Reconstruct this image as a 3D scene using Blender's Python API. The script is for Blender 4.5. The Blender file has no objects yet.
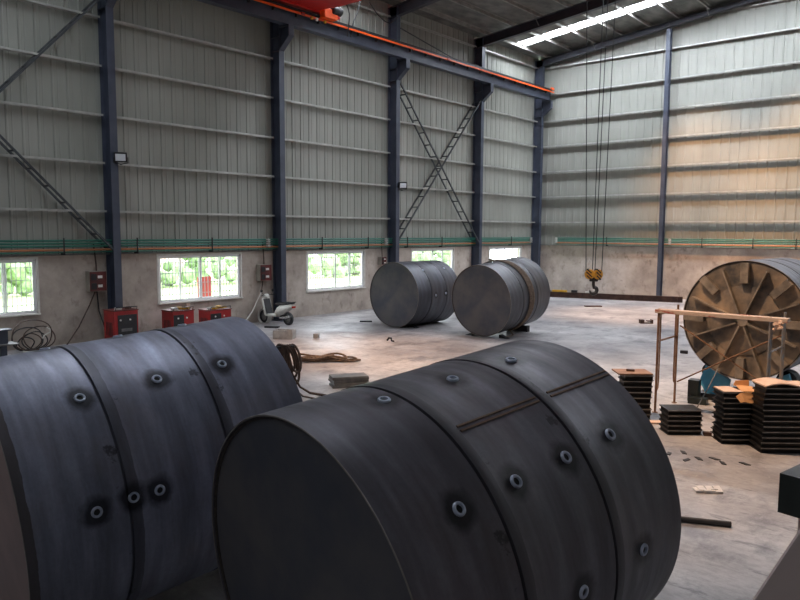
import bpy, bmesh, math, random
from mathutils import Vector, Matrix, Quaternion
random.seed(11)
C = bpy.context.scene.collection
PI = math.pi
D = 36.2; Y0 = 10.65; BAY = 6.4            # end wall, first visible column centre, bay length
YB = -20.0; XR = 30.0                        # back wall, right wall
EAVE = 12.95; SLOPE = 0.11; XRIDGE = 15.0
def roofz(x): return EAVE + SLOPE * (x if x <= XRIDGE else 2 * XRIDGE - x)

# ------------------------------------------------------------------ materials
def lin(c):
    return tuple((v/12.92 if v <= .04045 else ((v+.055)/1.055)**2.4) for v in (k/255 for k in c)) + (1,)
def newmat(name):
    m = bpy.data.materials.new(name); m.use_nodes = True
    nt = m.node_tree; b = nt.nodes['Principled BSDF']
    return m, nt, b
def noise(nt, vec, scale, detail=4, rough=.6):
    n = nt.nodes.new('ShaderNodeTexNoise'); n.inputs['Scale'].default_value = scale
    n.inputs['Detail'].default_value = detail; n.inputs['Roughness'].default_value = rough
    if vec: nt.links.new(vec, n.inputs['Vector'])
    return n.outputs['Fac']
def ramp(nt, fac, stops):
    r = nt.nodes.new('ShaderNodeValToRGB'); nt.links.new(fac, r.inputs[0])
    e = r.color_ramp.elements
    while len(e) < len(stops): e.new(.5)
    for k, (p, c) in enumerate(stops):
        e[k].position = p; e[k].color = c if len(c) == 4 else lin(c)
    return r.outputs[0]
def mixc(nt, fac, a, b, mode='MIX'):
    m = nt.nodes.new('ShaderNodeMix'); m.data_type = 'RGBA'; m.blend_type = mode
    for s, v in ((0, fac), (6, a), (7, b)):
        if hasattr(v, 'node'): nt.links.new(v, m.inputs[s])
        else: m.inputs[s].default_value = v
    return m.outputs[2]
def math_(nt, op, a, b=None):
    m = nt.nodes.new('ShaderNodeMath'); m.operation = op
    for s, v in ((0, a), (1, b)):
        if v is None: continue
        if hasattr(v, 'node'): nt.links.new(v, m.inputs[s])
        else: m.inputs[s].default_value = v
    return m.outputs[0]
def coords(nt, scale=(1, 1, 1)):
    t = nt.nodes.new('ShaderNodeTexCoord'); mp = nt.nodes.new('ShaderNodeMapping')
    mp.inputs['Scale'].default_value = scale
    nt.links.new(t.outputs['Object'], mp.inputs['Vector']); return mp.outputs['Vector']
def bump(nt, b, fac, strength=.2, dist=.01):
    n = nt.nodes.new('ShaderNodeBump'); n.inputs['Strength'].default_value = strength; n.inputs['Distance'].default_value = dist
    nt.links.new(fac, n.inputs['Height']); nt.links.new(n.outputs[0], b.inputs['Normal'])
def mat(name, c1, c2=None, scale=4, rough=.6, metal=0, stretch=(1, 1, 1), bmp=0, lo=.35, hi=.65, spec=.5):
    m, nt, b = newmat(name)
    c2 = c2 or c1
    v = coords(nt, stretch); f = noise(nt, v, scale)
    nt.links.new(ramp(nt, f, [(lo, c1), (hi, c2)]), b.inputs['Base Color'])
    b.inputs['Roughness'].default_value = rough; b.inputs['Metallic'].default_value = metal
    b.inputs['Specular IOR Level'].default_value = spec
    if bmp: bump(nt, b, noise(nt, v, scale*5), bmp)
    return m
def emit(name, c, s):
    m, nt, b = newmat(name)
    b.inputs['Base Color'].default_value = lin(c); b.inputs['Emission Color'].default_value = lin(c); b.inputs['Emission Strength'].default_value = s
    return m

M = {}
M['clad'] = mat('cladding_sheet', (135, 137, 129), (152, 153, 145), 1.2, .55, 0, (.35, .35, .12))
M['girt'] = mat('galvanised_girt', (158, 158, 154), (186, 186, 180), 3, .45, .4)
M['blue'] = mat('blue_grey_paint', (58, 64, 78), (70, 76, 90), 2, .45, .1)
M['rafter'] = mat('dark_rafter_paint', (46, 48, 56), (58, 60, 68), 2, .5, .1)
M['roofunder'] = mat('foil_insulation', (88, 88, 86), (128, 127, 122), 2.2, .55, .25, (1, .5, 1), .3)
M['purlin'] = mat('roof_purlin_steel', (130, 128, 122), (160, 157, 150), 3, .5, .3)
M['bars'] = mat('grey_window_bars', (150, 150, 152), None, 3, .5)
M['white'] = mat('white_window_frame', (232, 232, 232), None, 3, .4)
M['redpaint'] = mat('red_machine_paint', (168, 34, 34), (140, 26, 28), 3, .4)
M['crane'] = mat('red_crane_paint', (200, 34, 26), (184, 28, 24), 2, .45)
M['orange'] = mat('orange_conductor', (240, 96, 28), (226, 84, 26), 2, .4)
M['black'] = mat('black_rubber', (24, 24, 26), (36, 36, 38), 6, .55)
M['blackpaint'] = mat('black_paint', (28, 29, 31), (40, 40, 43), 4, .4)
M['darksteel'] = mat('dark_mill_steel', (46, 46, 50), (72, 70, 70), 3, .5, .5, bmp=.1)
M['brownsteel'] = mat('rusty_brown_steel', (62, 44, 38), (92, 66, 54), 3, .6, .3, bmp=.15)
M['greysteel'] = mat('dusty_grey_steel', (104, 104, 104), (132, 130, 126), 4, .55, .4)
M['green'] = mat('green_pipe_paint', (36, 100, 86), (46, 114, 96), 3, .4)
M['copper'] = mat('orange_brown_pipe', (164, 106, 68), (180, 118, 78), 3, .45, .2)
M['yellow'] = mat('yellow_fabric', (214, 168, 44), (188, 142, 40), 14, .8)
M['hookyellow'] = mat('hook_yellow_paint', (186, 138, 40), (164, 118, 34), 8, .45)
M['whitepl'] = mat('white_plastic', (216, 214, 206), (200, 197, 190), 5, .3)
M['concrete'] = mat('concrete_block', (150, 148, 144), (174, 170, 164), 8, .85, bmp=.2)
M['rope'] = mat('brown_fibre_rope', (92, 76, 62), (120, 100, 84), 24, .9, bmp=.3)
M['slingmat'] = mat('worn_brown_sling', (104, 88, 76), (140, 122, 106), 14, .85, bmp=.2)
M['hose'] = mat('brown_rubber_hose', (54, 40, 34), (86, 66, 54), 9, .6)
M['scaf'] = mat('rusty_scaffold_tube', (116, 84, 62), (150, 116, 92), 7, .5, .5)
M['scafblue'] = mat('worn_blue_scaffold_tube', (122, 134, 146), (150, 134, 118), 5, .5, .4)
M['plank'] = mat('dirty_red_white_plank', (150, 62, 54), (184, 164, 148), 3.2, .8, 0, (1, 4, 4), lo=.34, hi=.46)
M['card'] = mat('brown_cardboard', (214, 160, 108), (198, 144, 94), 5, .85)
M['cardpale'] = mat('pale_cardboard', (214, 186, 166), (196, 166, 146), 5, .85)
M['tray'] = mat('black_steel_section', (20, 19, 19), (36, 33, 31), 5, .45, .4)
M['traytop'] = mat('dusty_brown_plate', (126, 98, 82), (152, 122, 104), 5, .8)
M['rollerblue'] = mat('blue_roller_paint', (92, 168, 202), (78, 150, 186), 4, .45)
M['machinetop'] = mat('dark_green_black_paint', (32, 38, 35), (40, 46, 42), 4, .45)
M['machineleg'] = mat('grey_brown_paint', (205, 184, 178), (212, 192, 184), 2, .6)
M['insul'] = mat('grey_white_ceramic', (176, 176, 172), (190, 190, 186), 4, .4)
M['chrome'] = mat('bright_steel', (190, 190, 190), None, 5, .25, .9)
M['ringsteel'] = mat('ground_socket_steel', (165, 175, 196), (200, 206, 220), 20, .4, .4)
M['rimlight'] = mat('cut_plate_edge', (118, 112, 108), (150, 142, 136), 9, .45, .4)
M['weld'] = mat('weld_bead', (50, 46, 44), (78, 68, 60), 30, .55, .4, bmp=.4)
M['brownweld'] = mat('brown_ground_weld', (128, 104, 84), (104, 86, 72), 14, .6, .3)
M['lens'] = mat('floodlight_glass', (216, 220, 224), None, 3, .12)
M['redlens'] = mat('red_tail_lens', (180, 40, 24), None, 3, .2)
M['label'] = mat('white_label', (225, 222, 215), None, 3, .6)
M['scrapgrey'] = mat('pale_wrapping', (200, 198, 198), (222, 220, 218), 8, .7)
M['grassm'] = mat('grass', (150, 176, 112), (186, 200, 150), 1.2, .9)
M['leafm'] = mat('hedge_leaves', (126, 156, 104), (176, 196, 156), 3, .9)
M['paleplaster'] = mat('pale_pink_plaster', (226, 196, 190), (236, 214, 206), .6, .9)

# plaster plinth
m, nt, b = newmat('mottled_plaster'); v = coords(nt)
c = ramp(nt, noise(nt, v, .9, 8, .65), [(.3, (148, 137, 127)), (.52, (178, 166, 154)), (.7, (198, 188, 178))])
c = mixc(nt, ramp(nt, noise(nt, coords(nt, (1, 1, .7)), 3.3, 6), [(.56, (0, 0, 0)), (.74, (255, 255, 255))]), c, lin((128, 116, 107)))
nt.links.new(c, b.inputs['Base Color']); b.inputs['Roughness'].default_value = .9; bump(nt, b, noise(nt, v, 14), .2)
M['plaster'] = m
# floor
m, nt, b = newmat('dusty_concrete_floor'); v = coords(nt)
c = ramp(nt, noise(nt, v, .35, 9, .68), [(.34, (122, 119, 121)), (.5, (164, 160, 160)), (.64, (196, 192, 190))])
f2 = ramp(nt, noise(nt, coords(nt, (1.4, .8, 1)), .9, 8, .7), [(.52, (0, 0, 0)), (.64, (255, 255, 255))])
c = mixc(nt, math_(nt, 'MULTIPLY', f2, .7), c, lin((92, 90, 93)))
f3 = ramp(nt, noise(nt, coords(nt, (.5, 1.6, 1)), 2.6, 8, .75), [(.56, (0, 0, 0)), (.63, (255, 255, 255))])
c = mixc(nt, math_(nt, 'MULTIPLY', f3, .6), c, lin((82, 80, 82)))
c = mixc(nt, ramp(nt, noise(nt, coords(nt, (1, 2.2, 1)), 5.5, 8, .8), [(.40, (150, 150, 150)), (.56, (0, 0, 0))]), c, lin((96, 93, 94)))
c = mixc(nt, ramp(nt, noise(nt, coords(nt, (2, .8, 1)), 4.1, 8, .8), [(.58, (0, 0, 0)), (.70, (170, 170, 170))]), c, lin((214, 210, 208)))
nt.links.new(c, b.inputs['Base Color'])
nt.links.new(ramp(nt, noise(nt, v, .8, 6), [(.3, (.30,)*3+(1,)), (.7, (.58,)*3+(1,))]), b.inputs['Roughness'])
b.inputs['Specular IOR Level'].default_value = .5
bump(nt, b, noise(nt, v, 9, 8), .22, .012)
M['floor'] = m
# window glass
m = bpy.data.materials.new('clear_window_glass'); m.use_nodes = True; nt = m.node_tree; nt.nodes.clear()
o_ = nt.nodes.new('ShaderNodeOutputMaterial'); mx = nt.nodes.new('ShaderNodeMixShader'); tr = nt.nodes.new('ShaderNodeBsdfTransparent'); gl = nt.nodes.new('ShaderNodeBsdfGlossy')
gl.inputs['Roughness'].default_value = .03; mx.inputs[0].default_value = .07
nt.links.new(tr.outputs[0], mx.inputs[1]); nt.links.new(gl.outputs[0], mx.inputs[2]); nt.links.new(mx.outputs[0], o_.inputs[0])
M['glass'] = m
M['skylight'] = emit('skylight_panel_lit_by_sky', (236, 243, 255), 62)
M['skylight3'] = emit('dim_fill_skylight_panel', (236, 243, 255), 8)  # rearmost strip, unseen, added as weak fill for the near end plates
M['skylight2'] = emit('dimmer_skylight_panel_lit_by_sky', (236, 243, 255), 24)  # strips out of view, glow turned down to keep the side wall darker

def drum_mat(name, sockets, seams, tint=(1, 1, 1), brown_edge=False, R=1.13):
    """mill-scale plate: rolled streaks, darker lap beside each seam, scorch round each welded socket"""
    m, nt, b = newmat(name)
    t = nt.nodes.new('ShaderNodeTexCoord'); P = t.outputs['Object']
    v = coords(nt, (5, .7, .7)); f = noise(nt, v, 1.3, 7, .6)
    k = lambda c: tuple(c[i]*tint[i] for i in range(3))
    c = ramp(nt, f, [(.25, k((58, 58, 63))), (.5, k((78, 79, 86))), (.75, k((100, 102, 112)))])
    c = mixc(nt, ramp(nt, noise(nt, P, 26, 8, .75), [(.42, (0, 0, 0)), (.62, (120, 120, 120))]), c, lin(k((56, 55, 58))))
    c = mixc(nt, ramp(nt, noise(nt, coords(nt, (1.2, 1, 1)), 1.4, 6), [(.5, (0, 0, 0)), (.72, (150, 150, 150))]), c, lin(k((82, 72, 66))))
    sx = nt.nodes.new('ShaderNodeSeparateXYZ'); nt.links.new(P, sx.inputs[0])
    nz = math_(nt, 'MULTIPLY', math_(nt, 'SUBTRACT', noise(nt, P, 9, 5), .5), .09)
    xx = math_(nt, 'ADD', sx.outputs[0], math_(nt, 'MULTIPLY', nz, .35))
    for s in seams:
        a = math_(nt, 'MULTIPLY', math_(nt, 'GREATER_THAN', xx, s - .012), math_(nt, 'LESS_THAN', xx, s + .085))
        c = mixc(nt, math_(nt, 'MULTIPLY', a, .6), c, lin((58, 57, 60)))
    if brown_edge: c = mixc(nt, math_(nt, 'MULTIPLY', math_(nt, 'LESS_THAN', xx, .065), .8), c, lin((74, 66, 62)))
    # black handling smudges near the seams
    sm = ramp(nt, noise(nt, P, 4.5, 6, .7), [(.60, (0, 0, 0)), (.66, (255, 255, 255))])
    near = None
    for q_ in seams:
        w_ = math_(nt, 'LESS_THAN', math_(nt, 'ABSOLUTE', math_(nt, 'SUBTRACT', sx.outputs[0], q_+.01)), .11)
        near = w_ if near is None else math_(nt, 'MAXIMUM', near, w_)
    if near is not None: c = mixc(nt, math_(nt, 'MULTIPLY', math_(nt, 'MULTIPLY', sm, near), .7), c, lin((34, 33, 34)))
    if sockets:
        d = None
        for (ax, ang) in sockets:
            th = math.radians(ang)
            n = nt.nodes.new('ShaderNodeVectorMath'); n.operation = 'DISTANCE'; nt.links.new(P, n.inputs[0])
            n.inputs[1].default_value = (ax, -math.cos(th)*R, math.sin(th)*R)
            d = n.outputs['Value'] if d is None else math_(nt, 'MINIMUM', d, n.outputs['Value'])
        d = math_(nt, 'ADD', d, nz)
        c = mixc(nt, ramp(nt, d, [(.075, (235, 235, 235)), (.135, (0, 0, 0))]), c, lin((24, 24, 26)))
    nt.links.new(c, b.inputs['Base Color'])
    b.inputs['Metallic'].default_value = .4
    nt.links.new(ramp(nt, noise(nt, v, 2.2, 5), [(.3, (.34,)*3+(1,)), (.7, (.56,)*3+(1,))]), b.inputs['Roughness'])
    bump(nt, b, noise(nt, P, 3.0, 5), .12, .02)
    return m
M['cap'] = mat('end_plate_mill_scale', (78, 80, 88), (102, 98, 98), 1.6, .55, .35, bmp=.08)
M['cappale'] = mat('pinkish_grey_plate', (126, 106, 104), (150, 124, 118), 1.5, .6, .1)
M['capbrown'] = mat('dusty_bronze_plate', (74, 74, 75), (172, 150, 126), 2.0, .5, .4, bmp=.12, lo=.32, hi=.7)
M['rib'] = mat('dusty_steel_rib', (112, 104, 95), (162, 148, 132), 4, .5, .4)

# ------------------------------------------------------------------ mesh helpers
class MB:
    def __init__(s): s.bm = bmesh.new()
    def box(s, c, d, R=None, bev=0):
        n = bmesh.ops.create_cube(s.bm, size=1)['verts']
        Mx = Matrix.Translation(Vector(c)) @ ((R or Matrix.Identity(3)).to_4x4()) @ Matrix.Diagonal((*d, 1))
        bmesh.ops.transform(s.bm, matrix=Mx, verts=n)
        if bev:
            es = {e for v in n for e in v.link_edges}
            bmesh.ops.bevel(s.bm, geom=list(es), offset=bev, segments=2, affect='EDGES', profile=.6)
        return s
    def prism(s, pts, ext):
        """planar 3D polygon extruded along vector ext"""
        a = [s.bm.verts.new(p) for p in pts]; b = [s.bm.verts.new(Vector(p) + Vector(ext)) for p in pts]
        n = len(a); s.bm.faces.new(a[::-1]); s.bm.faces.new(b)
        for i in range(n): s.bm.faces.new((a[i], a[(i+1) % n], b[(i+1) % n], b[i]))
        return s
    def tube(s, pts, r, seg=8, closed=False):
        pts = [Vector(p) for p in pts]; n = len(pts); rings = []
        up = None
        for i, p in enumerate(pts):
            if closed: t = pts[(i+1) % n] - pts[i-1]
            else: t = pts[min(i+1, n-1)] - pts[max(i-1, 0)]
            if t.length < 1e-9: t = Vector((0, 0, 1))
            t.normalize()
            if up is None:
                up = Vector((0, 0, 1)) if abs(t.z) < .9 else Vector((1, 0, 0))
            x = (up - t*up.dot(t)); 
            if x.length < 1e-6: x = t.orthogonal()
            x.normalize(); up = x; y = t.cross(x)
            rr = r[i] if isinstance(r, (list, tuple)) else r
            rings.append([s.bm.verts.new(p + (x*math.cos(2*PI*k/seg) + y*math.sin(2*PI*k/seg))*rr) for k in range(seg)])
        for i in range(n if closed else n-1):
            A, B = rings[i], rings[(i+1) % n]
            for k in range(seg): s.bm.faces.new((A[k], A[(k+1) % seg], B[(k+1) % seg], B[k]))
        if not closed: s.bm.faces.new(rings[0][::-1]); s.bm.faces.new(rings[-1])
        return s
    def lathe(s, prof, Mx=None, seg=48, closed=False):
        """profile [(x, r)] spun about local X"""
        rings = []
        for (x, r) in prof:
            rings.append([s.bm.verts.new((x, -math.cos(2*PI*k/seg)*r, math.sin(2*PI*k/seg)*r)) for k in range(seg)] if r > 1e-6 else [s.bm.verts.new((x, 0, 0))])
        vs = [v for g in rings for v in g]
        R2 = rings + ([rings[0]] if closed else [])
        for A, B in zip(R2, R2[1:]):
            for k in range(seg):
                a, a2, b_, b2 = A[k % len(A)], A[(k+1) % len(A)], B[k % len(B)], B[(k+1) % len(B)]
                f = [a, b_, b2, a2]; u = []
                for q in f:
                    if q not in u: u.append(q)
                if len(u) > 2: s.bm.faces.new(u)
        if Mx: bmesh.ops.transform(s.bm, matrix=Mx, verts=vs)
        return s
    def build(s, name, m, parent=None, smooth=False):
        bmesh.ops.recalc_face_normals(s.bm, faces=s.bm.faces)
        me = bpy.data.meshes.new(name); s.bm.to_mesh(me); s.bm.free()
        me.materials.append(M[m] if isinstance(m, str) else m)
        if smooth:
            me.polygons.foreach_set('use_smooth', [True]*len(me.polygons))
            try: me.set_sharp_from_angle(angle=math.radians(35))
            except Exception: pass
        o = bpy.data.objects.new(name, me); C.objects.link(o)
        if parent: o.parent = parent
        return o
def tag(o, label=None, cat=None, group=None, kind=None):
    for k, v in (('label', label), ('category', cat), ('group', group), ('kind', kind)):
        if v: o[k] = v
    return o
def thing(name, label, cat, loc=(0, 0, 0), rz=0, group=None):
    o = bpy.data.objects.new(name, None); C.objects.link(o); o.empty_display_size = .2
    o.location = loc; o.rotation_euler = (0, 0, rz); return tag(o, label, cat, group)
def copy_tree(o, parent=None):
    c = o.copy(); C.objects.link(c)
    if parent: c.parent = parent
    for ch in list(o.children): copy_tree(ch, c)
    return c
def rotz(a): return Matrix.Rotation(a, 3, 'Z')
def align(a):   # 3x3 whose X axis is a
    a = Vector(a).normalized(); return a.to_track_quat('X', 'Z').to_matrix()
def bar(mb, p, q, w, h):
    p, q = Vector(p), Vector(q); mb.box((p+q)/2, ((q-p).length, w, h), align(q-p)); return mb
def arc(pts_fn, n): return [pts_fn(i/n) for i in range(n+1)]

# ------------------------------------------------------------------ setting
def structure(o): return tag(o, kind='structure')
structure(MB().box(((XR-.3)/2, (D+YB)/2, -.15), (XR+.9, D-YB+.9, .3)).build('floor', 'floor'))

WIN = [(5.30, 8.50), (12.28, 15.48), (18.64, 21.86), (25.03, 28.26), (31.41, 34.60)]
WZ0, WZ1, WT = .97, 2.49, .24     # sill, head, wall thickness
PL = 2.58                          # plinth height
# plinth of the left wall with its five window holes
mb = MB(); ys = [YB] + [v for w in WIN for v in w] + [D]
for i in range(0, len(ys), 2): mb.box((-WT/2, (ys[i]+ys[i+1])/2, PL/2), (WT, ys[i+1]-ys[i], PL))
for a, b_ in WIN:
    mb.box((-WT/2, (a+b_)/2, WZ0/2), (WT, b_-a, WZ0)); mb.box((-WT/2, (a+b_)/2, (WZ1+PL)/2), (WT, b_-a, PL-WZ1))
wl = structure(mb.build('wall_left', 'plaster'))
def corrugated(L, z0, ztop, per=.42, rib=.05, dep=.028):
    """vertical-rib sheet along +X of local space, top height given by ztop(x)"""
    xs = []; x = 0
    while x < L:
        xs += [(x, 0), (x+per*.5-rib, 0), (x+per*.5-rib*.55, dep), (x+per*.5+rib*.2, dep), (x+per*.5+rib*.6, 0),
               (x+per*.78, 0), (x+per*.78+.012, dep*.35), (x+per*.78+.03, dep*.35), (x+per*.78+.042, 0)]; x += per
    xs = [(min(x, L), d) for x, d in xs] + [(L, 0)]
    mb = MB(); bot = [mb.bm.verts.new((x, -d, z0)) for x, d in xs]; top = [mb.bm.verts.new((x, -d, ztop(x))) for x, d in xs]
    for i in range(len(xs)-1):
        if xs[i+1][0]-xs[i][0] > 1e-6: mb.bm.faces.new((bot[i], bot[i+1], top[i+1], top[i]))
    # back sheet gives it thickness
    a = [mb.bm.verts.new(p) for p in ((0, .06, z0), (L, .06, z0), (L, .06, ztop(L)), (0, .06, ztop(0)))]; mb.bm.faces.new(a[::-1])
    return mb
# left cladding (rib towards +x): local X -> world +Y
def place(o, loc, rz): o.location = loc; o.rotation_euler = (0, 0, rz); return o
o = corrugated(D-YB, PL, lambda x: EAVE).build('wall_left_cladding', 'clad'); structure(place(o, (-.05, YB, 0), PI/2))
girt_z = [3.92, 5.34, 6.73, 8.14, 9.52, 10.95, 12.42]
for z in girt_z:
    for i in range(-5, 4):
        a = max(YB, Y0+BAY*i); b_ = min(D, Y0+BAY*(i+1))
        if b_ - a < .3: continue
        q = MB().box((.10, (a+b_)/2, z-.03), (.16, b_-a-.26, .012)); q.box((.178, (a+b_)/2, z-.055), (.012, b_-a-.26, .06)); q.box((.03, (a+b_)/2, z-.055), (.01, b_-a-.26, .06))
        structure(q.build('trim_girt', 'girt'))
# left flashing ledge on top of the plinth
structure(MB().box((.02, (D+YB)/2, PL+.015), (.1, D-YB, .03)).build('trim_ledge', 'greysteel'))
structure(MB().box((XR/2, D-.02, PL+.015), (XR, .1, .03)).build('trim_ledge', 'greysteel'))
# end wall
structure(MB().box((XR/2, D+WT/2, PL/2), (XR, WT, PL)).build('wall_end', 'plaster'))
o = corrugated(XR, PL, lambda x: roofz(x)).build('wall_end_cladding', 'clad')
# split at the ridge: the sheet follows both slopes
structure(place(o, (0, D+.05, 0), 0))
for z in girt_z + [13.75]:
    x0 = 0 if z < 12.9 else (z-EAVE)/SLOPE+.3
    q = MB().box(((x0+XR)/2, D-.10, z-.03), (XR-x0-.3, .16, .012)); q.box(((x0+XR)/2, D-.178, z-.055), (XR-x0-.3, .012, .06)); q.box(((x0+XR)/2, D-.03, z-.055), (XR-x0-.3, .01, .06))
    structure(q.build('trim_girt', 'girt'))
# right and back walls (never seen from the photograph's place)
structure(MB().box((XR+.1, (D+YB)/2, EAVE/2), (.2, D-YB, EAVE)).build('wall_right', 'clad'))
structure(MB().prism([(0, YB-.1, 0), (XR, YB-.1, 0), (XR, YB-.1, EAVE), (XRIDGE, YB-.1, roofz(XRIDGE)), (0, YB-.1, EAVE)], (0, -.15, 0)).build('wall_back', 'clad'))
# roof, with slots for the translucent strips
STRIPS = [33.0, 20.25, 7.45, -5.3]; SW = .42
for x0, x1 in ((-.35, XRIDGE), (XRIDGE, XR+.3)):
    mb = MB()
    use = STRIPS if x0 < 1 else [STRIPS[k] for k in (0, 1, 3)]
    segs = []; y = YB - .1
    for s in sorted(use): segs.append((y, s-SW)); y = s+SW
    segs.append((y, D+.3))
    for a, b_ in segs:
        mb.prism([(x0, a, roofz(x0)), (x1, a, roofz(x1)), (x1, a, roofz(x1)+.12), (x0, a, roofz(x0)+.12)], (0, b_-a, 0))
    for s in use:
        for p, q in (((x0, x0+1.05) if x0 < 1 else (x0, x0+.6)), ((x1-.6, x1) if x0 < 1 else (x1-1.05, x1))):
            mb.prism([(p, s-SW, roofz(p)), (q, s-SW, roofz(q)), (q, s-SW, roofz(q)+.12), (p, s-SW, roofz(p)+.12)], (0, 2*SW, 0))
    ce = structure(mb.build('ceiling', 'roofunder'))
    for s in (STRIPS if x0 < 1 else [STRIPS[k] for k in (0, 1, 3)]):
        p, q = (x0+1.05, x1-.6) if x0 < 1 else (x0+.6, x1-1.05)
        w = MB().prism([(p, s-SW, roofz(p)+.05), (q, s-SW, roofz(q)+.05), (q, s-SW, roofz(q)+.07), (p, s-SW, roofz(p)+.07)], (0, 2*SW, 0)).build('skylight_window', 'skylight' if s > 30 else 'skylight2' if s > 0 else 'skylight3'); structure(w)
# roof purlins run along the shed
px = .75
while px < XR-.5:
    if abs(px - XRIDGE) > .3:
        q = MB(); z = roofz(px)
        q.box((px, (D+YB)/2, z-.012), (.07, D-YB, .016)); q.box((px-.03, (D+YB)/2, z-.10), (.012, D-YB, .18)); q.box((px, (D+YB)/2, z-.19), (.07, D-YB, .014)); q.box((px+.034, (D+YB)/2, z-.175), (.01, D-YB, .03))
        structure(q.build('trim_purlin', 'purlin'))
    px += 1.42
# windows in the left wall
for n, (a, b_) in enumerate(WIN, 1):
    fx = -.07; cy = (a+b_)/2
    f = MB(); t = .055
    f.box((fx, cy, WZ0+t/2), (.09, b_-a, t)); f.box((fx, cy, WZ1-t/2), (.09, b_-a, t))
    for yy in (a+t/2, b_-t/2): f.box((fx, yy, (WZ0+WZ1)/2), (.09, t, WZ1-WZ0))
    w = structure(f.build('window_%d' % n, 'white'))
    pw = (b_-a-2*t)/4
    for k in range(4):
        y0 = a+t+pw*k; s = MB(); xx = fx + (.018 if k in (0, 3) else -.018); e = .035
        for yy in (y0+e/2, y0+pw-e/2): s.box((xx, yy, (WZ0+WZ1)/2), (.03, e, WZ1-WZ0-2*t))
        for zz in (WZ0+t+e/2, WZ1-t-e/2): s.box((xx, y0+pw/2, zz), (.03, pw-2*e, e))
        sash = structure(s.build('sash_frame', 'white', w))
        structure(MB().box((xx, y0+pw/2, (WZ0+WZ1)/2), (.006, pw-2*e, WZ1-WZ0-2*t-2*e)).build('pane', 'glass', sash))
    g = MB(); k = a+.11
    while k < b_-.05: g.box((-.20, k, (WZ0+WZ1)/2), (.018, .018, WZ1-WZ0)); k += .125
    for zz in (1.2, 1.55, 1.9, 2.25): g.box((-.205, cy, zz), (.008, b_-a, .022))
    structure(g.build('window_grille', 'bars', w))
    structure(MB().box((.0, cy, WZ0-.02), (.16, b_-a+.1, .04)).build('window_sill', 'whitepl', w))
    # pale reveal band round the opening
    r = MB()
    for yy in (a-.03, b_+.03): r.box((.006, yy, (WZ0+WZ1)/2), (.012, .06, WZ1-WZ0+.12))
    r.box((.006, cy, WZ1+.03), (.012, b_-a, .06))
    structure(r.build('window_surround', 'whitepl', w))
# outside
structure(MB().box((-32.4, 14, -.25), (64, 110, .3)).build('lawn', 'grassm'))
hb = MB(); rr = random.Random(4)
for i in range(420):
    y = rr.uniform(-8, 58); x = -18 + rr.uniform(-1, 1); z = rr.uniform(.1, 2.1)
    n = bmesh.ops.create_icosphere(hb.bm, subdivisions=1, radius=rr.uniform(.3, .6))['verts']
    bmesh.ops.transform(hb.bm, matrix=Matrix.Translation((x, y, z)) @ Matrix.Rotation(rr.uniform(0, 3), 4, 'Z'), verts=n)
tag(hb.build('hedge_foliage', 'leafm'), 'long green hedge growing on the lawn outside the windows', 'hedge', kind='stuff')
t = thing('boundary_shed', 'pale pink building outside beyond the hedge, seen through window glass', 'building', (-30, 26, 0))
MB().box((0, 0, 2.6), (6, 34, 5.4)).build('wall_body', 'paleplaster', t); MB().prism([(-3.4, -17.4, 5.3), (3.4, -17.4, 5.3), (0, -17.4, 6.6)], (0, 34.8, 0)).build('roof_cover', 'brownsteel', t)
t = thing('notice_board', 'small red board on posts standing on the grass outside the second window', 'board', (-5.0, 17.35, -.1), .2)
MB().box((0, 0, 1.05), (.04, .75, .85)).build('board_panel', 'redpaint', t)
for s in (-.3, .3): MB().box((-.04, s, .75), (.05, .05, 1.5)).build('post', 'greysteel', t)

# ------------------------------------------------------------------ steel frame
def h_profile(mb, c, d, w, h0, h1, tf=.016, tw=.012):
    """H section standing up: flanges at x = c.x +- d/2, width w along y"""
    x, y = c
    for s in (-1, 1): mb.box((x+s*(d/2-tf/2), y, (h0+h1)/2), (tf, w, h1-h0))
    mb.box((x, y, (h0+h1)/2), (d-2*tf, tw, h1-h0)); return mb
post_lab = {-1: 'blue-grey steel post on the side wall before the leftmost window',
            0: 'blue-grey steel post with a floodlight, tall red welder in front of its foot',
            1: 'blue-grey steel post with the white scooter parked at its foot',
            2: 'blue-grey steel post at the near side of the lattice cross, with the second floodlight',
            3: 'blue-grey steel post on the far side of the lattice cross',
            4: 'blue-grey steel post in the corner by the end wall'}
for i in range(-1, 5):
    y = Y0 + BAY*i - .0
    if i == 4: y = D - .42
    t = thing('steel_post', post_lab[i], 'post', (0, y, 0), 0, 'blue-grey posts along the side wall')
    if i == -1:   # outside the photograph: part of the building only
        t.name = 'trim_column'; structure(t)
        for k_ in ('label', 'category', 'group'): del t[k_]
    mb = h_profile(MB(), (.26, 0), .48, .23, .02, 12.75); mb.build('shaft', 'blue', t)
    MB().box((.30, 0, .012), (.56, .36, .024)).build('base_plate', 'blue', t)
    # corbel carrying the runway
    k = MB(); k.box((.5+.27, 0, 10.508), (.54, .23, .03)); k.prism([(.5, -.006, 10.49), (1.03, -.006, 10.49), (1.03, -.006, 10.15), (.5, -.006, 9.72)], (0, .012, 0))
    bar(k, (.5, 0, 9.72), (1.04, 0, 10.15), .23, .02); k.box((1.03, 0, 10.32), (.018, .23, .35))
    k.build('corbel', 'blue', t)
    for zz in (9.72, 10.2):
        for sy in (-1, 1): MB().box((.26, sy*.057, zz), (.446, .102, .016)).build('stiffener', 'blue', t)
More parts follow.
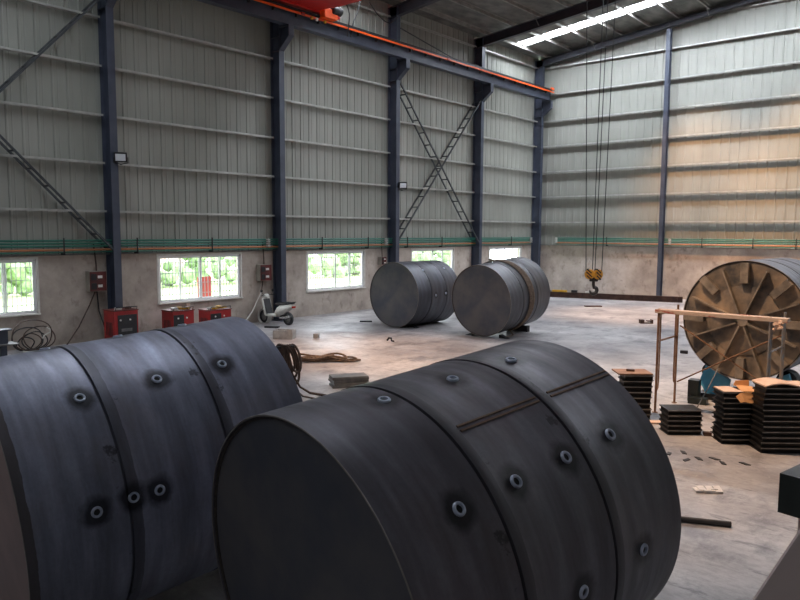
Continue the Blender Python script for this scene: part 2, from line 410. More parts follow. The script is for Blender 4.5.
# rafters
raf_lab = {0: 'dark roof beam above the floodlit post, mostly out of frame at top', 1: 'dark roof beam above the post by the scooter', 2: 'dark sloping roof beam over the post with the second floodlight',
           3: 'dark sloping roof beam on the near side of the bright skylight strip', 4: 'dark sloping roof beam along the top of the end wall'}
for i in (1, 2, 3, 4):
    y = Y0 + BAY*i if i < 4 else D - .42
    t = thing('roof_rafter', raf_lab[i], 'roof beam', (0, y, 0), 0, 'dark roof beams')
    if i == 1:
        t.name = 'trim_rafter'; structure(t)
        for k_ in ('label', 'category', 'group'): del t[k_]
    m1 = MB()
    for (xa, xb) in ((.0, XRIDGE), (XRIDGE, XR)):
        gap = .21 if i < 4 else .19
        za, zb = roofz(xa)-gap, roofz(xb)-gap
        e_, m_ = (.42, .42) if i < 4 else (.36, .14)
        da = e_ if xa < 1 else m_; db = m_ if xa < 1 else e_
        m1.prism([(xa, -.006, za), (xb, -.006, zb), (xb, -.006, zb-db), (xa, -.006, za-da)], (0, .012, 0))
        m1.prism([(xa, -.12, za), (xb, -.12, zb), (xb, -.12, zb-.016), (xa, -.12, za-.016)], (0, .24, 0))
        m1.prism([(xa, -.12, za-da), (xb, -.12, zb-db), (xb, -.12, zb-db-.016), (xa, -.12, za-da-.016)], (0, .24, 0))
    m1.build('beam', 'rafter', t)
    for xk in (3.59, 9.27):
        zz = roofz(xk)-.2
        k = MB(); bar(k, (xk, .1, zz-.38), (xk+.02, .62, zz), .04, .006); k2 = k.build('fly_brace', 'greysteel', t)
        k = MB(); bar(k, (xk, -.1, zz-.38), (xk+.02, -.62, zz), .04, .006); k2 = k.build('fly_brace', 'greysteel', t)
# end-wall post
for x, lab in ((7.35, 'slim blue-grey post halfway along the end wall'), (14.75, 'slim blue-grey post on the end wall behind the ribbed drum, out at right')):
    t = thing('wall_post', lab, 'post', (x, D-.34, 0), 0, 'slim posts on the end wall')
    if x > 10:
        t.name = 'trim_wall_column'; structure(t)
        for k_ in ('label', 'category', 'group'): del t[k_]
    mb = MB(); h = roofz(x)-.50
    for s in (-1, 1): mb.box((0, s*.13, h/2), (.2, .012, h))
    mb.box((0, 0, h/2), (.01, .25, h)); mb.build('shaft', 'blue', t)
    MB().box((0, 0, .01), (.32, .36, .02)).build('base_plate', 'blue', t)
    k = MB(); k.box((0, .0, h+.12), (.012, .2, .3)); k.build('top_cleat', 'greysteel', t)
# lattice cross braces
def lattice(p, q, lab):
    """p,q = (y,z) ends; chords at two depths from the wall with flat rungs between"""
    t = thing('lattice_brace', lab, 'brace', (0, p[0], 0), 0, 'lattice braces between the posts')
    P_, Q_ = Vector((0, 0, p[1])), Vector((0, q[0]-p[0], q[1]))
    for x in (.1, .46):
        k = MB(); bar(k, P_+Vector((x, 0, 0)), Q_+Vector((x, 0, 0)), .055, .055); k.build('chord', 'darkbrace', t)
    n = int((Q_-P_).length/.62)
    for j in range(1, n):
        c = P_.lerp(Q_, j/n); MB().box((.28, c.y, c.z), (.34, .045, .045)).build('rung', 'darkbrace', t)
M['darkbrace'] = mat('dark_grey_brace_paint', (54, 58, 62), (74, 78, 80), 3, .5, .2)
ya, yb = Y0+BAY*2+.12, Y0+BAY*3-.12
lattice((ya, 2.95), (yb, 9.75), 'ladder-like steel brace rising to the far post in the cross')
lattice((ya, 9.7), (yb, 2.8), 'ladder-like steel brace falling to the far post in the cross')
lattice((Y0-BAY+.12, 8.95), (Y0-.12, 2.75), 'ladder-like steel brace falling to the floodlit post at far left')
lattice((Y0-BAY+.12, 3.4), (Y0-.12, 10.05), 'steel brace rising to the top of the floodlit post at far left')
for (p, q, lab) in (((ya, 12.0), (yb, 11.1), 'thin dark rod sloping above the crane rail past the lattice cross'), ((ya+1.2, 11.3), (yb, 11.45), 'thin level dark rod above the crane rail past the lattice cross')):
    k = MB().tube([(.3, p[0], p[1]), (.3, q[0], q[1])], .025, 8); tag(k.build('tie_rod', 'darkbrace'), lab, 'rod')

# crane runway
ry0, ry1 = Y0-BAY, D-.25
t = thing('crane_runway', 'long dark crane runway girder with orange conductor rail along the side wall', 'crane runway', (.85, ry0, 10.525)); L = ry1-ry0
k = MB(); k.box((0, L/2, .012), (.3, L, .024)); k.box((0, L/2, .25), (.012, L, .46)); k.box((0, L/2, .49), (.34, L, .024)); k.build('girder', 'blue', t)
k = MB(); k.box((.04, L/2, .512), (.16, L, .02)); k.box((.06, L/2, .58), (.06, L, .13)); k.build('rail', 'darksteel', t)
MB().box((.21, L/2, .455), (.05, L, .065)).build('conductor_bar', 'orange', t)
MB().box((.235, L/2, .56), (.03, L, .035)).build('cable_duct', 'black', t)
y = .5
while y < L:
    MB().box((.14, y, .40), (.11, .07, .16)).build('bracket', 'blackpaint', t); y += 1.05
k = MB(); k.box((.22, L-.2, .62), (.1, .25, .12)); k.build('end_stop', 'orange', t)
for yy in (17.55-ry0, 26.2-ry0): MB().box((.25, yy, .47), (.05, .16, .09)).build('collector_clip', 'redpaint', t)
for yy, m_ in ((17.95, 'yellow'), (18.2, 'whitepl'), (18.6, 'yellow')): MB().box((.27, yy-ry0, .40), (.05, .09, .10)).build('collector_shoe', m_, t)
# far runway under the other eave, outside the photograph
t = bpy.data.objects.new('trim_runway', None); C.objects.link(t); t.location = (XR-1.0, ry0, 10.47); structure(t)
k = MB(); k.box((0, L/2, .012), (.3, L, .024)); k.box((0, L/2, .25), (.012, L, .46)); k.box((0, L/2, .49), (.34, L, .024)); k.build('girder', 'blue', t); MB().box((0, L/2, .55), (.06, L, .1)).build('rail', 'darksteel', t)
# crane
t = thing('overhead_crane', 'red overhead travelling crane at the top edge, on the runway', 'crane', (.9, 17.5, 11.14))
k = MB(); k.prism([(.15, -1.3, .14), (1.2, -1.3, .06), (26.8, -1.3, .06), (27.95, -1.3, .14), (27.95, -1.3, 1.2), (.15, -1.3, 1.2)], (0, 2.1, 0)); k.build('bridge_girder', 'crane', t)
for xx in (0.02, 28.1):
    k = MB(); k.box((xx, -.3, .27), (.34, 4.4, .42), bev=.02); k.build('end_carriage', 'crane', t)
    for yy in (-2.0, 1.4): MB().lathe([(-.08, 0), (-.08, .16), (-.05, .2), (.05, .2), (.08, .16), (.08, 0)], Matrix.Translation((xx, yy, .2)), 24).build('wheel', 'darksteel', t)
k = MB(); k.box((.30, 1.2, .06), (.3, .65, .34), bev=.02); k.build('gearbox', 'orange', t)
k = MB(); k.lathe([(-.25, 0), (-.25, .12), (-.2, .15), (.2, .15), (.25, .1), (.25, 0)], Matrix.Translation((.42, 1.5, .22)) @ Matrix.Rotation(PI/2, 4, 'Z'), 20); k.build('travel_motor', 'black', t)
for pts in ([(.25, 1.6, .45), (.28, 1.95, .8), (.28, 2.3, .35), (.27, 2.2, -.5)], [(.0, 3.2, 1.2), (.02, 3.05, .7), (.02, 2.75, .1), (.05, 2.6, -.4)], [(.0, 3.7, 1.15), (.0, 4.3, .75), (.0, 4.9, .62), (.0, 5.4, .95)]):
    p = [Vector(a) for a in pts]; cv = []
    for j in range(13):
        u = j/12*3; s_ = min(int(u), 2); w_ = u-s_; a0, a1, a2, a3 = p[max(s_-1, 0)], p[s_], p[s_+1], p[min(s_+2, 3)]
        cv.append(.5*((2*a1)+(a2-a0)*w_+(2*a0-5*a1+4*a2-a3)*w_**2+(3*a1-a0-3*a2+a3)*w_**3))
    MB().tube(cv, .022, 6).build('cable', 'black', t)
k = MB(); k.box((11.4, .1, 1.45), (1.9, 1.2, .4)); k.build('hoist_trolley', 'crane', t)
# hook block
t = thing('hook_block', 'yellow and black crane hook block hanging on four steel ropes', 'crane hook', (12.43, 17.5, 1.815)); t.rotation_euler = (0, 0, .55); HS = .66
for s, nm in ((-.10, 0), (.10, 1)):
    MM = Matrix.Translation((s, 0, .40)) @ Matrix.Scale(HS, 4) @ Matrix.Rotation(PI/2 + (.5 if s > 0 else -.35), 4, 'Z')
    MB().lathe([(-.09, 0), (-.09, .17), (-.07, .2), (.07, .2), (.09, .17), (.09, 0)], MM, 28).build('sheave_guard', 'hookyellow', t)
    for j in (-1, 0, 1):
        k = MB(); k.box((0, 0, j*.13), (.185, .30-.05*abs(j), .05), Matrix.Rotation(.7, 3, 'X')); o = k.build('stripe', 'black', t); o.matrix_local = MM
k = MB(); k.box((0, 0, .28), (.22, .10, .14), bev=.02); k.build('crosshead', 'blackpaint', t)
pts = [(0, 0, .25), (0, 0, .12), (.02, 0, .04)] + [(.0+.09*math.cos(a), 0, -.02+.09*math.sin(a)) for a in [math.radians(d) for d in range(60, -200, -20)]]
MB().tube(pts, [.04]*3+[.05]*9+[.044, .036, .026, .016], 10).build('hook', 'blackpaint', t)
for (a, b_) in (((-.20, 0, .42), (-.42, .1, 9.4)), ((-.03, .05, .42), (.05, .1, 9.4)), ((.02, -.05, .42), (.16, -.1, 9.4)), ((.20, 0, .42), (.36, .0, 9.4))):
    MB().tube([a, b_], .011, 6).build('wire_rope', 'black', t)

# ------------------------------------------------------------------ drums
def drum(name, lab, base, hd, el, seams, sockets, m, cap='cap', grp='steel drums on the floor', R=1.13, L=2.33, front_cap=True, zc=None):
    a = Vector((math.cos(hd)*math.cos(el), math.sin(hd)*math.cos(el), math.sin(el))); s = Vector((math.sin(hd), -math.cos(hd), 0)); u = s.cross(a)
    t = thing(name, lab, 'drum', base, 0, grp)
    t.matrix_world = Matrix(((a.x, -s.x, u.x, base[0]), (a.y, -s.y, u.y, base[1]), (a.z, -s.z, u.z, base[2]), (0, 0, 0, 1)))
    prof = [(0.03, R-.012), (0.0, R-.012), (0.0, R)]
    for q in seams: prof += [(q-.012, R), (q-.007, R-.016), (q+.004, R-.016), (q+.008, R+.004), (q+.08, R+.004), (q+.09, R)]
    # finer rings along the shell keep it round
    prof += [(L, R), (L, R-.012), (L-.03, R-.012)]
    MB().lathe(prof, None, 128).build('shell', m, t, True)
    for x in ((.022, L-.034)):
        MB().lathe([(x, 0), (x, R*.5), (x, R-.011), (x+.012, R-.011), (x+.012, 0)], None, 96).build('end_plate', cap, t, True)
    for x in (.02, L-.02):
        pr = [(x-.012, R-.014), (x, R-.020), (x+.006, R-.03), (x-.004, R-.032)] if x < 1 else [(x+.012, R-.014), (x, R-.02), (x-.006, R-.03), (x+.004, R-.032)]
        MB().lathe(pr, None, 96, True).build('weld_bead', 'weld', t, True)
    MB().lathe([(-.003, R-.010), (-.003, R-.001), (.001, R+.001), (.004, R-.010)], None, 128, True).build('rim_edge', 'rimlight', t, True)
    for (ax, ang) in sockets:
        th = math.radians(ang); n = Vector((0, -math.cos(th), math.sin(th)))
        MM = Matrix.Translation(Vector((ax, 0, 0)) + n*(R-.004)) @ align(n).to_4x4()
        k = MB(); k.lathe([(0, .042), (.012, .040), (.017, .036), (.017, .025), (-.0, .022)], MM, 24)
        so = k.build('socket', 'ringsteel', t, True)
        k = MB(); k.lathe([(.004, 0), (.004, .022)], MM, 20); k.build('socket_bore', 'black', so, True)
    return t
sA = [(.599, 81.5), (.471, 38), (1.178, 81.2), (.93, 38), (1.395, 38), (1.876, 38.4), (1.767, 81.5), (.6, 125), (1.3, 125), (1.9, 125), (.5, 0), (1.2, 0), (1.85, 0)]
sB = [(.58, 50.0), (1.179, 50.9), (1.755, 51.2), (.481, 6.5), (.945, 7.0), (.749, 7.5), (1.8, 6), (.6, 95), (1.2, 95), (1.8, 95)]
SEAM = [.712, 1.55]
M['drumA'] = drum_mat('dark_brownish_plate', sA, SEAM, (1.22, 1.18, 1.17))
M['drumB'] = drum_mat('blue_grey_plate', sB, SEAM, (1.62, 1.64, 1.70), True)
M['drumC'] = drum_mat('dull_dark_plate', [(1.917, 51), (.7, 49), (.94, 0), (1.5, 2)], SEAM, (.9, .9, .92))
M['drumD'] = drum_mat('dull_brown_plate', [], SEAM, (.92, .9, .88))
M['drumE'] = drum_mat('blue_dark_plate', [], SEAM, (1, 1.02, 1.06))
tA = drum('steel_drum', 'large dark steel drum in the centre foreground, end plate facing left', (17.64, 2.669, 1.128), 1.419, .0937, SEAM, sA, 'drumA')
# the ground-down lengthwise weld on two courses
for (x0, x1) in ((.81, 1.53), (1.65, 2.32)):
    k = MB(); th = math.radians(59.2)
    for dth in (-.016, .016):
        n = Vector((0, -math.cos(th+dth), math.sin(th+dth)))
        k.box(n*1.132+Vector(((x0+x1)/2, 0, 0)), (x1-x0, .014, .006), align((1, 0, 0)) @ Matrix.Rotation(math.atan2(math.cos(th+dth), math.sin(th+dth)), 3, 'X'))
    k.build('lengthwise_weld', 'brownweld', tA)
tB = drum('steel_drum', 'large blue-grey steel drum at lower left, cut off by the frame edge', (14.724, 1.985, 1.156), 1.440, .081, SEAM, sB, 'drumB', 'cappale')
tC = drum('steel_drum', 'far steel drum with no sling, left of the pair by the wall', (4.64, 18.43, 1.133), 1.556, 0, SEAM, [(1.917, 51.4), (.7, 49.4), (.937, .1), (1.5, 1.8)], 'drumC')
tD = drum('steel_drum', 'far steel drum with a brown sling wrapped round it', (8.248, 18.419, 1.166), 1.554, .081, SEAM, [], 'drumD')
tE = drum('ribbed_drum', 'drum whose brown end plate carries radial ribs like a wheel, at right', (16.982, 14.255, 1.675), 1.521, 0, SEAM, [], 'drumE', 'capbrown')
k = MB().lathe([(.0, 0), (.0, .62), (.008, .655), (.024, .655), (.024, 0)], None, 64); k.build('centre_plate', 'capbrown', tE, True)
k = MB().lathe([(-.075, 0), (-.075, .10), (-.01, .11), (.02, .11)], None, 32); k.build('hub', 'rib', tE, True)
for j in range(8):
    th = math.radians(22.5+45*j); n = Vector((0, -math.cos(th), math.sin(th)))
    R3 = Matrix.Rotation(-math.atan2(n.y, n.z), 3, 'X')
    k = MB(); k.box(n*.56+Vector((-.055, 0, 0)), (.13, .028, .90), R3); k.build('radial_rib', 'rib', tE)
    th = math.radians(45*j); n = Vector((0, -math.cos(th), math.sin(th))); R3 = Matrix.Rotation(-math.atan2(n.y, n.z), 3, 'X')
    k = MB(); k.box(n*.90+Vector((-.085, 0, 0)), (.012, .14, .38), R3)
    for s in (-1, 1): k.box(n*.90+(R3 @ Vector((0, s*.065, 0)))+Vector((-.035, 0, 0)), (.11, .012, .38), R3)
    k.box(n*.712+Vector((-.035, 0, 0)), (.10, .13, .01), R3); k.build('channel_stub', 'rib', tE)
# sling round drum D
def on_drum(t, ax, ang, r):
    th = math.radians(ang); return t.matrix_world @ Vector((ax, -math.cos(th)*r, math.sin(th)*r))
bpy.context.view_layer.update()
t = thing('lifting_sling', 'worn brown rope sling wrapped round the far right drum', 'sling', (8.3, 19.3, 0))
off = Vector((8.3, 19.3, 0))
for j in range(5):
    p = []
    for i in range(41):
        ang = 118 - i*(118+74)/40; ax = .93 + (.04+.022*math.sin((118-ang)/192*PI))*j + .25*math.sin((118-ang)/192*PI)*.2 + (118-ang)/192*.12
        p.append(on_drum(tD, ax, ang, 1.155 + (.006 if j % 2 else 0)) - off)
    MB().tube(p, .019, 6).build('rope_strand', 'slingmat', t, True)
p = [on_drum(tD, 1.0+.06*math.cos(a), 100+5*math.sin(a), 1.19+.03*math.sin(a)) - off for a in [i*2*PI/16 for i in range(16)]]
MB().tube(p, .02, 6, True).build('sling_eye', 'slingmat', t, True)
q = on_drum(tD, 1.14, -74, 1.16) - off; q0 = q.copy()
MB().tube([q, q+Vector((.15, -.06, -.12)), (q.x+.2, q.y-.12, .03), (q.x+.25, q.y-.3, .022), (q.x+.2, q.y-.55, .022)], .02, 6).build('rope_tail', 'slingmat', t, True)
# chocks and packing
def chock(lab, c, d, rz, m_='brownsteel', grp=None, nm='packing_block'):
    t = MB().box((0, 0, d[2]/2), d, None, .006).build(nm, m_); t.location = (c[0], c[1], 0); t.rotation_euler = (0, 0, rz); tag(t, lab, 'block', grp); return t
def wedge(lab, c, l, w, h, rz):
    t = MB().prism([(-l/2, -w/2, 0), (l/2, -w/2, 0), (l/2, -w/2, h), (l/2-.03, -w/2, h)], (0, w, 0)).build('wedge', 'darksteel'); t.location = (c[0], c[1], 0); t.rotation_euler = (0, 0, rz); tag(t, lab, 'wedge', 'wedges at the far drums'); return t
wedge('dark wedge under the left side of the far unslung drum', (4.05, 18.95), .3, .16, .10, 0)
wedge('dark wedge under the right side of the far unslung drum', (5.22, 18.9), .3, .16, .10, PI)
wedge('dark wedge under the left edge of the slung drum', (7.66, 18.75), .3, .18, .10, 0)
wedge('dark wedge under the right edge of the slung drum', (8.85, 18.9), .3, .18, .10, PI)
def dside(t, ax): 
    c = t.matrix_world @ Vector((ax, 0, -1.135)); return c
for t_, lab in ((tA, 'dark steel packing bar under the back of the centre drum'), (tB, 'dark steel packing bar under the back of the lower left drum'), (tD, 'dark steel packing bar under the back of the slung drum')):
    c = dside(t_, 2.15); h = max(c.z-.004, .05)
    hd = math.atan2(t_.matrix_world[1][0], t_.matrix_world[0][0])
    chock(lab, (c.x, c.y), (.16, .8, h), hd, 'darksteel', 'packing bars under drums', 'packing_bar')
# turning rolls under the ribbed drum
t = thing('turning_roll', 'blue turning roll stand with black base under the ribbed drum', 'roller stand', (16.98, 14.75, 0))
MB().box((0, 0, .06), (1.75, .34, .12), None, .01).build('base', 'blackpaint', t)
for s in (-1, 1):
    MB().prism([(s*.35, -.13, .12), (s*.72, -.13, .12), (s*.86, -.13, .34), (s*.74, -.13, .70), (s*.28, -.13, .44)], (0, .1, 0)).build('bracket', 'rollerblue', t)
    c = Vector((s*.66, 0, 0)); 
    th = math.radians(-90+s*31); cx, cz = math.cos(th)*1.32, 1.675+math.sin(th)*1.32
    MB().lathe([(-.17, 0), (-.17, .15), (-.15, .18), (.15, .18), (.17, .15), (.17, 0)], Matrix.Translation((cx, .16, cz)) @ Matrix.Rotation(PI/2, 4, 'Z'), 28).build('roller', 'black', t, True)
chock('mossy dark block beside the blue turning roll', (16.12, 14.35), (.2, .24, .42), .1, 'mossy' if 'mossy' in M else 'machinetop')
chock('low dark block in front of the turning roll', (16.27, 14.12), (.34, .2, .12), .1, 'machinetop')
MB_ = None
p = [Vector(a) for a in ((16.42, 13.2, .018), (16.5, 13.35, .1), (16.62, 13.55, .45), (16.72, 13.75, .8))]
tag(MB().tube(p, .011, 6).build('bent_rod', 'greysteel'), 'thin rusty rod leaning under the ribbed drum', 'rod')

# ------------------------------------------------------------------ scaffold
def scaffold_frame(lab, x, y0, y1, m_, H=1.93):
    t = thing('scaffold_trestle', lab, 'scaffold', (x, y0, 0), 0, 'scaffold frames in front of the ribbed drum'); w = y1-y0
    for yy in (0, w): MB().tube([(0, yy, 0), (0, yy, H)], .022, 10).build('post', m_, t)
    MB().tube([(0, 0, H-.1), (0, w, H-.1)], .02, 8).build('top_rail', m_, t)
    MB().tube([(0, 0, 1.33), (0, w, 1.33)], .018, 8).build('cross_rail', m_, t)
    for s, b0 in ((1, 0), (-1, w)):
        MB().tube([(0, b0+s*.11, H-.1), (0, b0+s*.11, .55), (0, b0+s*.09, .45), (0, b0+s*.03, .40), (0, b0, .40)], .015, 8).build('inner_rail', m_, t)
    for yy in (0, w): MB().lathe([(0, .0), (0, .05), (.012, .05), (.012, 0)], Matrix.Translation((0, yy, 0)) @ Matrix.Rotation(-PI/2, 4, 'Y'), 12).build('foot', m_, t)
scaffold_frame('rusty scaffold frame left of the ribbed drum', 15.90, 12.88, 13.88, 'scaf')
scaffold_frame('worn blue-grey scaffold frame behind the tall tray stack', 17.76, 12.88, 13.88, 'scafblue')
for (p, q, lab) in (((15.93, 13.90, .42), (17.74, 13.90, 1.52), 'thin scaffold brace rising to the right in front of the ribbed drum'), ((15.93, 13.94, 1.52), (17.74, 13.94, .42), 'thin scaffold brace falling to the right in front of the ribbed drum')):
    tag(MB().tube([p, q], .014, 8).build('scaffold_brace', 'scaf'), lab, 'scaffold brace', 'scaffold braces')
t = thing('scaffold_plank', 'dirty red and white plank laid across both scaffold frames', 'plank', (16.93, 12.93, 1.852))
MB().box((0, 0, .035), (2.18, .2, .07), None, .008).build('board', 'plank', t)
MB().tube([(.96+.07*math.sin(i*.9), -.11+.03*math.cos(i*1.7), .03-.012*i) for i in range(14)], .022, 6).build('rag', 'cardpale', t)

# ------------------------------------------------------------------ steel tray stacks
def tray_proto(w, d, h, name='steel_tray'):
    t = thing(name, 'x', 'steel tray')
    k = MB(); k.box((0, 0, h-.006), (w, d, .012)); k.box((0, 0, .012), (w, d, .008)); k.box((.01, .012, h/2), (w-.035, d-.045, h-.02)); k.build('body', 'tray', t)
    k = MB(); k.box((0, -d/2-.001, h-.008), (w, .006, .014)); k.build('lip', 'traylip', t)
    return t
M['traylip'] = mat('lit_edge_grey', (130, 128, 126), (160, 156, 152), 8, .45, .4)  # pale colour stands for light caught on the flange edges
YAW = .704
def rdir(a): return Vector((math.cos(YAW), math.sin(YAW), 0))*a
def stack(n, base, w, d, h, rz, what, grp, jit=.012):
    p0 = None
    for i in range(n):
        if p0 is None: o = p0 = tray_proto(w, d, h)
        else: o = copy_tree(p0)
        o.location = (base[0]+random.uniform(-jit, jit), base[1]+random.uniform(-jit, jit), i*h); o.rotation_euler = (0, 0, rz+random.uniform(-.02, .02))
        if n == 1: pos = 'single'
        pos = 'bottom' if i == 0 else 'topmost' if i == n-1 else ['', 'second', 'third', 'fourth', 'fifth', 'sixth', 'seventh', 'eighth', 'ninth', 'tenth', 'eleventh', 'twelfth'][i] + ' from bottom'
        tag(o, ('black steel tray, %s of %s' % (pos, what)), None, grp)
def cpt(cx, cy, dx, dd):   # point from a front-left corner: dx to the right, dd backwards (camera-facing stacks)
    return (cx + math.cos(YAW)*dx - math.sin(YAW)*dd, cy + math.sin(YAW)*dx + math.cos(YAW)*dd)
stack(5, cpt(16.62, 11.53, .285, .2), .57, .40, .083, YAW, 'the low stack alone on the floor', 'low tray stack')
stack(8, cpt(15.66, 11.95, .27, .19), .52, .38, .10, YAW-.05, 'the narrow stack behind the centre drum', 'narrow tray stack')
c = cpt(15.60, 11.93, .28, .19); o = MB().box((0, 0, .012), (.60, .46, .024)).build('cover_plate', 'traytop'); o.location = (c[0], c[1], .812); o.rotation_euler = (0, 0, YAW-.02); tag(o, 'dusty brown plate lying on the narrow tray stack', 'plate')
o = MB().box((0, 0, .02), (.14, .05, .04), None, .006).build('steel_offcut', 'brownsteel'); o.location = (c[0]-.02, c[1]-.02, .836); o.rotation_euler = (0, 0, .3); tag(o, 'small rusty offcut on the plate over the narrow tray stack', 'offcut')
stack(10, cpt(17.45, 11.60, .30, .2), .60, .40, .083, YAW-.02, 'the middle stack under the torn cardboard', 'middle tray stack', .02)
stack(12, cpt(18.05, 11.50, .36, .2), .72, .40, .084, YAW-.02, 'the tall stack at the right frame edge', 'tall tray stack')
c = cpt(17.45, 11.60, .30, .2)
def sheet(name, lab, verts, th, m_, loc, rz):
    mb = MB(); vs = [Vector(v) for v in verts]; mb.prism(vs, (0, 0, th)); o = mb.build(name, m_); o.location = loc; o.rotation_euler = (0, 0, rz); tag(o, lab, 'cardboard'); return o
t = thing('torn_carton', 'torn open orange-brown carton draped on the middle tray stack', 'carton', (c[0], c[1], .834), YAW)
MB().prism([(-.02, -.17, 0), (.25, -.20, 0), (.27, .12, .02), (.06, .2, .02)], (0, 0, .01)).build('panel', 'card', t)
MB().prism([(-.06, -.23, .0), (.26, -.26, .015), (.31, -.30, -.20), (-.02, -.29, -.13)], (0, -.012, 0)).build('flap', 'card', t)
MB().prism([(-.06, -.225, .0), (-.12, -.20, -.07), (-.07, -.26, -.15), (-.02, -.29, -.13)], (0, -.01, 0)).build('side_flap', 'card', t)
MB().prism([(.02, .2, .02), (.25, .14, .02), (.25, .15, .12), (.06, .21, .10)], (0, .01, 0)).build('back_flap', 'card', t)
o = MB().prism([(-.3, -.2, .0), (.0, -.2, .0), (-.05, .2, 0), (-.3, .19, 0)], (0, 0, .012)).build('cardboard_sheet', 'cardpale'); o.location = (c[0], c[1], .832); o.rotation_euler = (0, 0, YAW); tag(o, 'pale cardboard sheet on the left of the middle tray stack', 'cardboard')
c = cpt(18.05, 11.50, .36, .2)
k = MB(); n = 8
for i in range(n):
    x0, x1 = -.36+.72*i/n, -.36+.72*(i+1)/n; z = lambda x: .008+.05*max(0, 1-((x+.12)/.26)**2)
    k.prism([(x0, -.22, z(x0)), (x1, -.22, z(x1)), (x1, -.22, z(x1)+.02), (x0, -.22, z(x0)+.02)], (0, .44, 0))
o = k.build('cardboard_sheet', 'cardpale'); o.location = (c[0], c[1], 1.004); o.rotation_euler = (0, 0, YAW); tag(o, 'humped pale cardboard sheet covering the tall tray stack', 'cardboard')

# steel flats stack beside the centre drum
for i in range(5):
    if i == 0: p0 = MB().box((0, 0, .022), (.78, .42, .044), None, .004).build('steel_flat', 'flatm' if 'flatm' in M else 'greysteel'); o = p0
    else: o = p0.copy(); C.objects.link(o)
    o.location = (10.05+random.uniform(-.03, .03), 10.75+random.uniform(-.03, .03), i*.046); o.rotation_euler = (0, 0, 1.05+random.uniform(-.06, .06))
    tag(o, 'dark steel flat, %s of the pile behind the centre drum' % ['bottom', 'second from bottom', 'middle one', 'second from top', 'topmost'][i], 'steel flat', 'pile of steel flats')

# ------------------------------------------------------------------ along the left wall
# pipe run
def pipes(name, lab, p, q, nrm, hang):
    t = thing(name, lab, 'pipes', p); P_ = Vector((0, 0, 0)); Q_ = Vector(q)-Vector(p); n = Vector(nrm)
    for z, r, m_ in ((3.0, .03, 'green'), (2.92, .03, 'green'), (2.84, .03, 'green'), (2.735, .03, 'copper'), (2.67, .02, 'green')):
        MB().tube([n*.12+Vector((0, 0, z)), Q_+n*.12+Vector((0, 0, z))], r, 8).build('pipe', m_, t, True)
    d = Q_.normalized()
    for s in hang:
        k = MB(); c = d*s+n*.17; k.box((c.x, c.y, 2.84), (.03, .03, .48)); k.box((c.x-n.x*.08, c.y-n.y*.08, 2.62), (.05+abs(n.x)*.14, .05+abs(n.y)*.14, .05)); k.build('hanger', 'blackpaint', t)
pipes('pipe_run', 'green and copper pipes running along the side wall above the windows', (0.06, YB+.5, 0), (0.06, D-.9, 0), (1, 0, 0), [v-YB-.5 for v in (9.2, 11.45, 14.17, 19.24, 21.88, 24.45, 27.0, 33.2)])
pipes('pipe_run', 'green and copper pipes running along the end wall', (1.4, D-.06, 0), (XR-2, D-.06, 0), (0, -1, 0), [v-1.4 for v in (4.4, 9.3, 11.6, 13.4, 16)])
# ribbed insulators
def insulator(lab, x, y):
    prof = []
    for i in range(4): prof += [(i*.075, .03), (i*.075+.015, .08), (i*.075+.04, .08), (i*.075+.05, .03)]
    prof = [(0, 0)] + prof + [(.29, 0)]
    o = MB().lathe(prof, Matrix.Translation((0, 0, 2.74)) @ Matrix.Rotation(-PI/2, 4, 'Y'), 16).build('pole_insulator', 'insul', None, True); o.location = (x, y, 0); tag(o, lab, 'insulator', 'white ribbed insulators')
insulator('white ribbed insulator beside the post with the scooter', .28, 16.52)
insulator('white ribbed insulator beside the post with the second floodlight', .28, 22.95)
insulator('white ribbed insulator left of the corner post', .28, 35.2)
insulator('white ribbed insulator right of the corner post', 1.45, D-.28)
insulator('white ribbed insulator right of the end-wall post', 7.75, D-.28)
# switch boxes
def switch_box(lab, y, z, w, h, cable, dk=True):
    t = thing('switch_box', lab, 'switch box', (.0, y, z), 0, 'wall switch boxes')
    MB().box((.13, 0, 0), (.24, w, h), None, .008).build('case', 'caseg', t)
    MB().box((.257, 0, 0), (.014, w*.96, h*.94), None, .004).build('front_panel', 'switchred', t)
    for zz in (.13, -.14):
        MB().box((.272, w*.10, zz*h/.6), (.016, w*.26, h*.13)).build('label_plate', 'label', t)
        MB().box((.275, -w*.27, zz*h/.6), (.03, w*.3, h*.3)).build('breaker', 'black', t)
    MB().tube([(.12, .02, h/2), (.1, .03, h/2+.2), (.14, -.05, 2.95-z)], .022, 8).build('conduit', 'hose', t)
    for cb, m_ in cable: MB().tube([(Vector(c)-Vector((0, y, z))) for c in cb], .02, 6).build('cable', m_, t, True)
M['caseg'] = mat('pale_grey_case', (150, 144, 132), (132, 126, 116), 4, .6)
M['switchred'] = mat('dark_red_panel', (96, 34, 30), (70, 24, 24), 5, .5)
switch_box('dark red switch box left of the floodlit post, black cables below', 10.15, 1.80, .52, .60,
   [([(.15, 10.1, 1.5), (.18, 9.9, 1.1), (.3, 9.5, .5), (.55, 9.0, .03)], 'hose'), ([(.15, 10.15, 1.5), (.14, 10.2, .9), (.2, 10.35, .35), (.3, 10.4, .03)], 'black')])
switch_box('dark red switch box by the scooter, white cable below', 16.42, 1.80, .52, .60,
   [([(.15, 16.35, 1.5), (.18, 16.25, 1.1)], 'hose'), ([(.18, 16.25, 1.1), (.3, 15.75, .45), (.45, 15.2, .03)], 'whitepl')])
switch_box('small switch box above the far unslung drum', 22.85, 2.05, .30, .34, [])
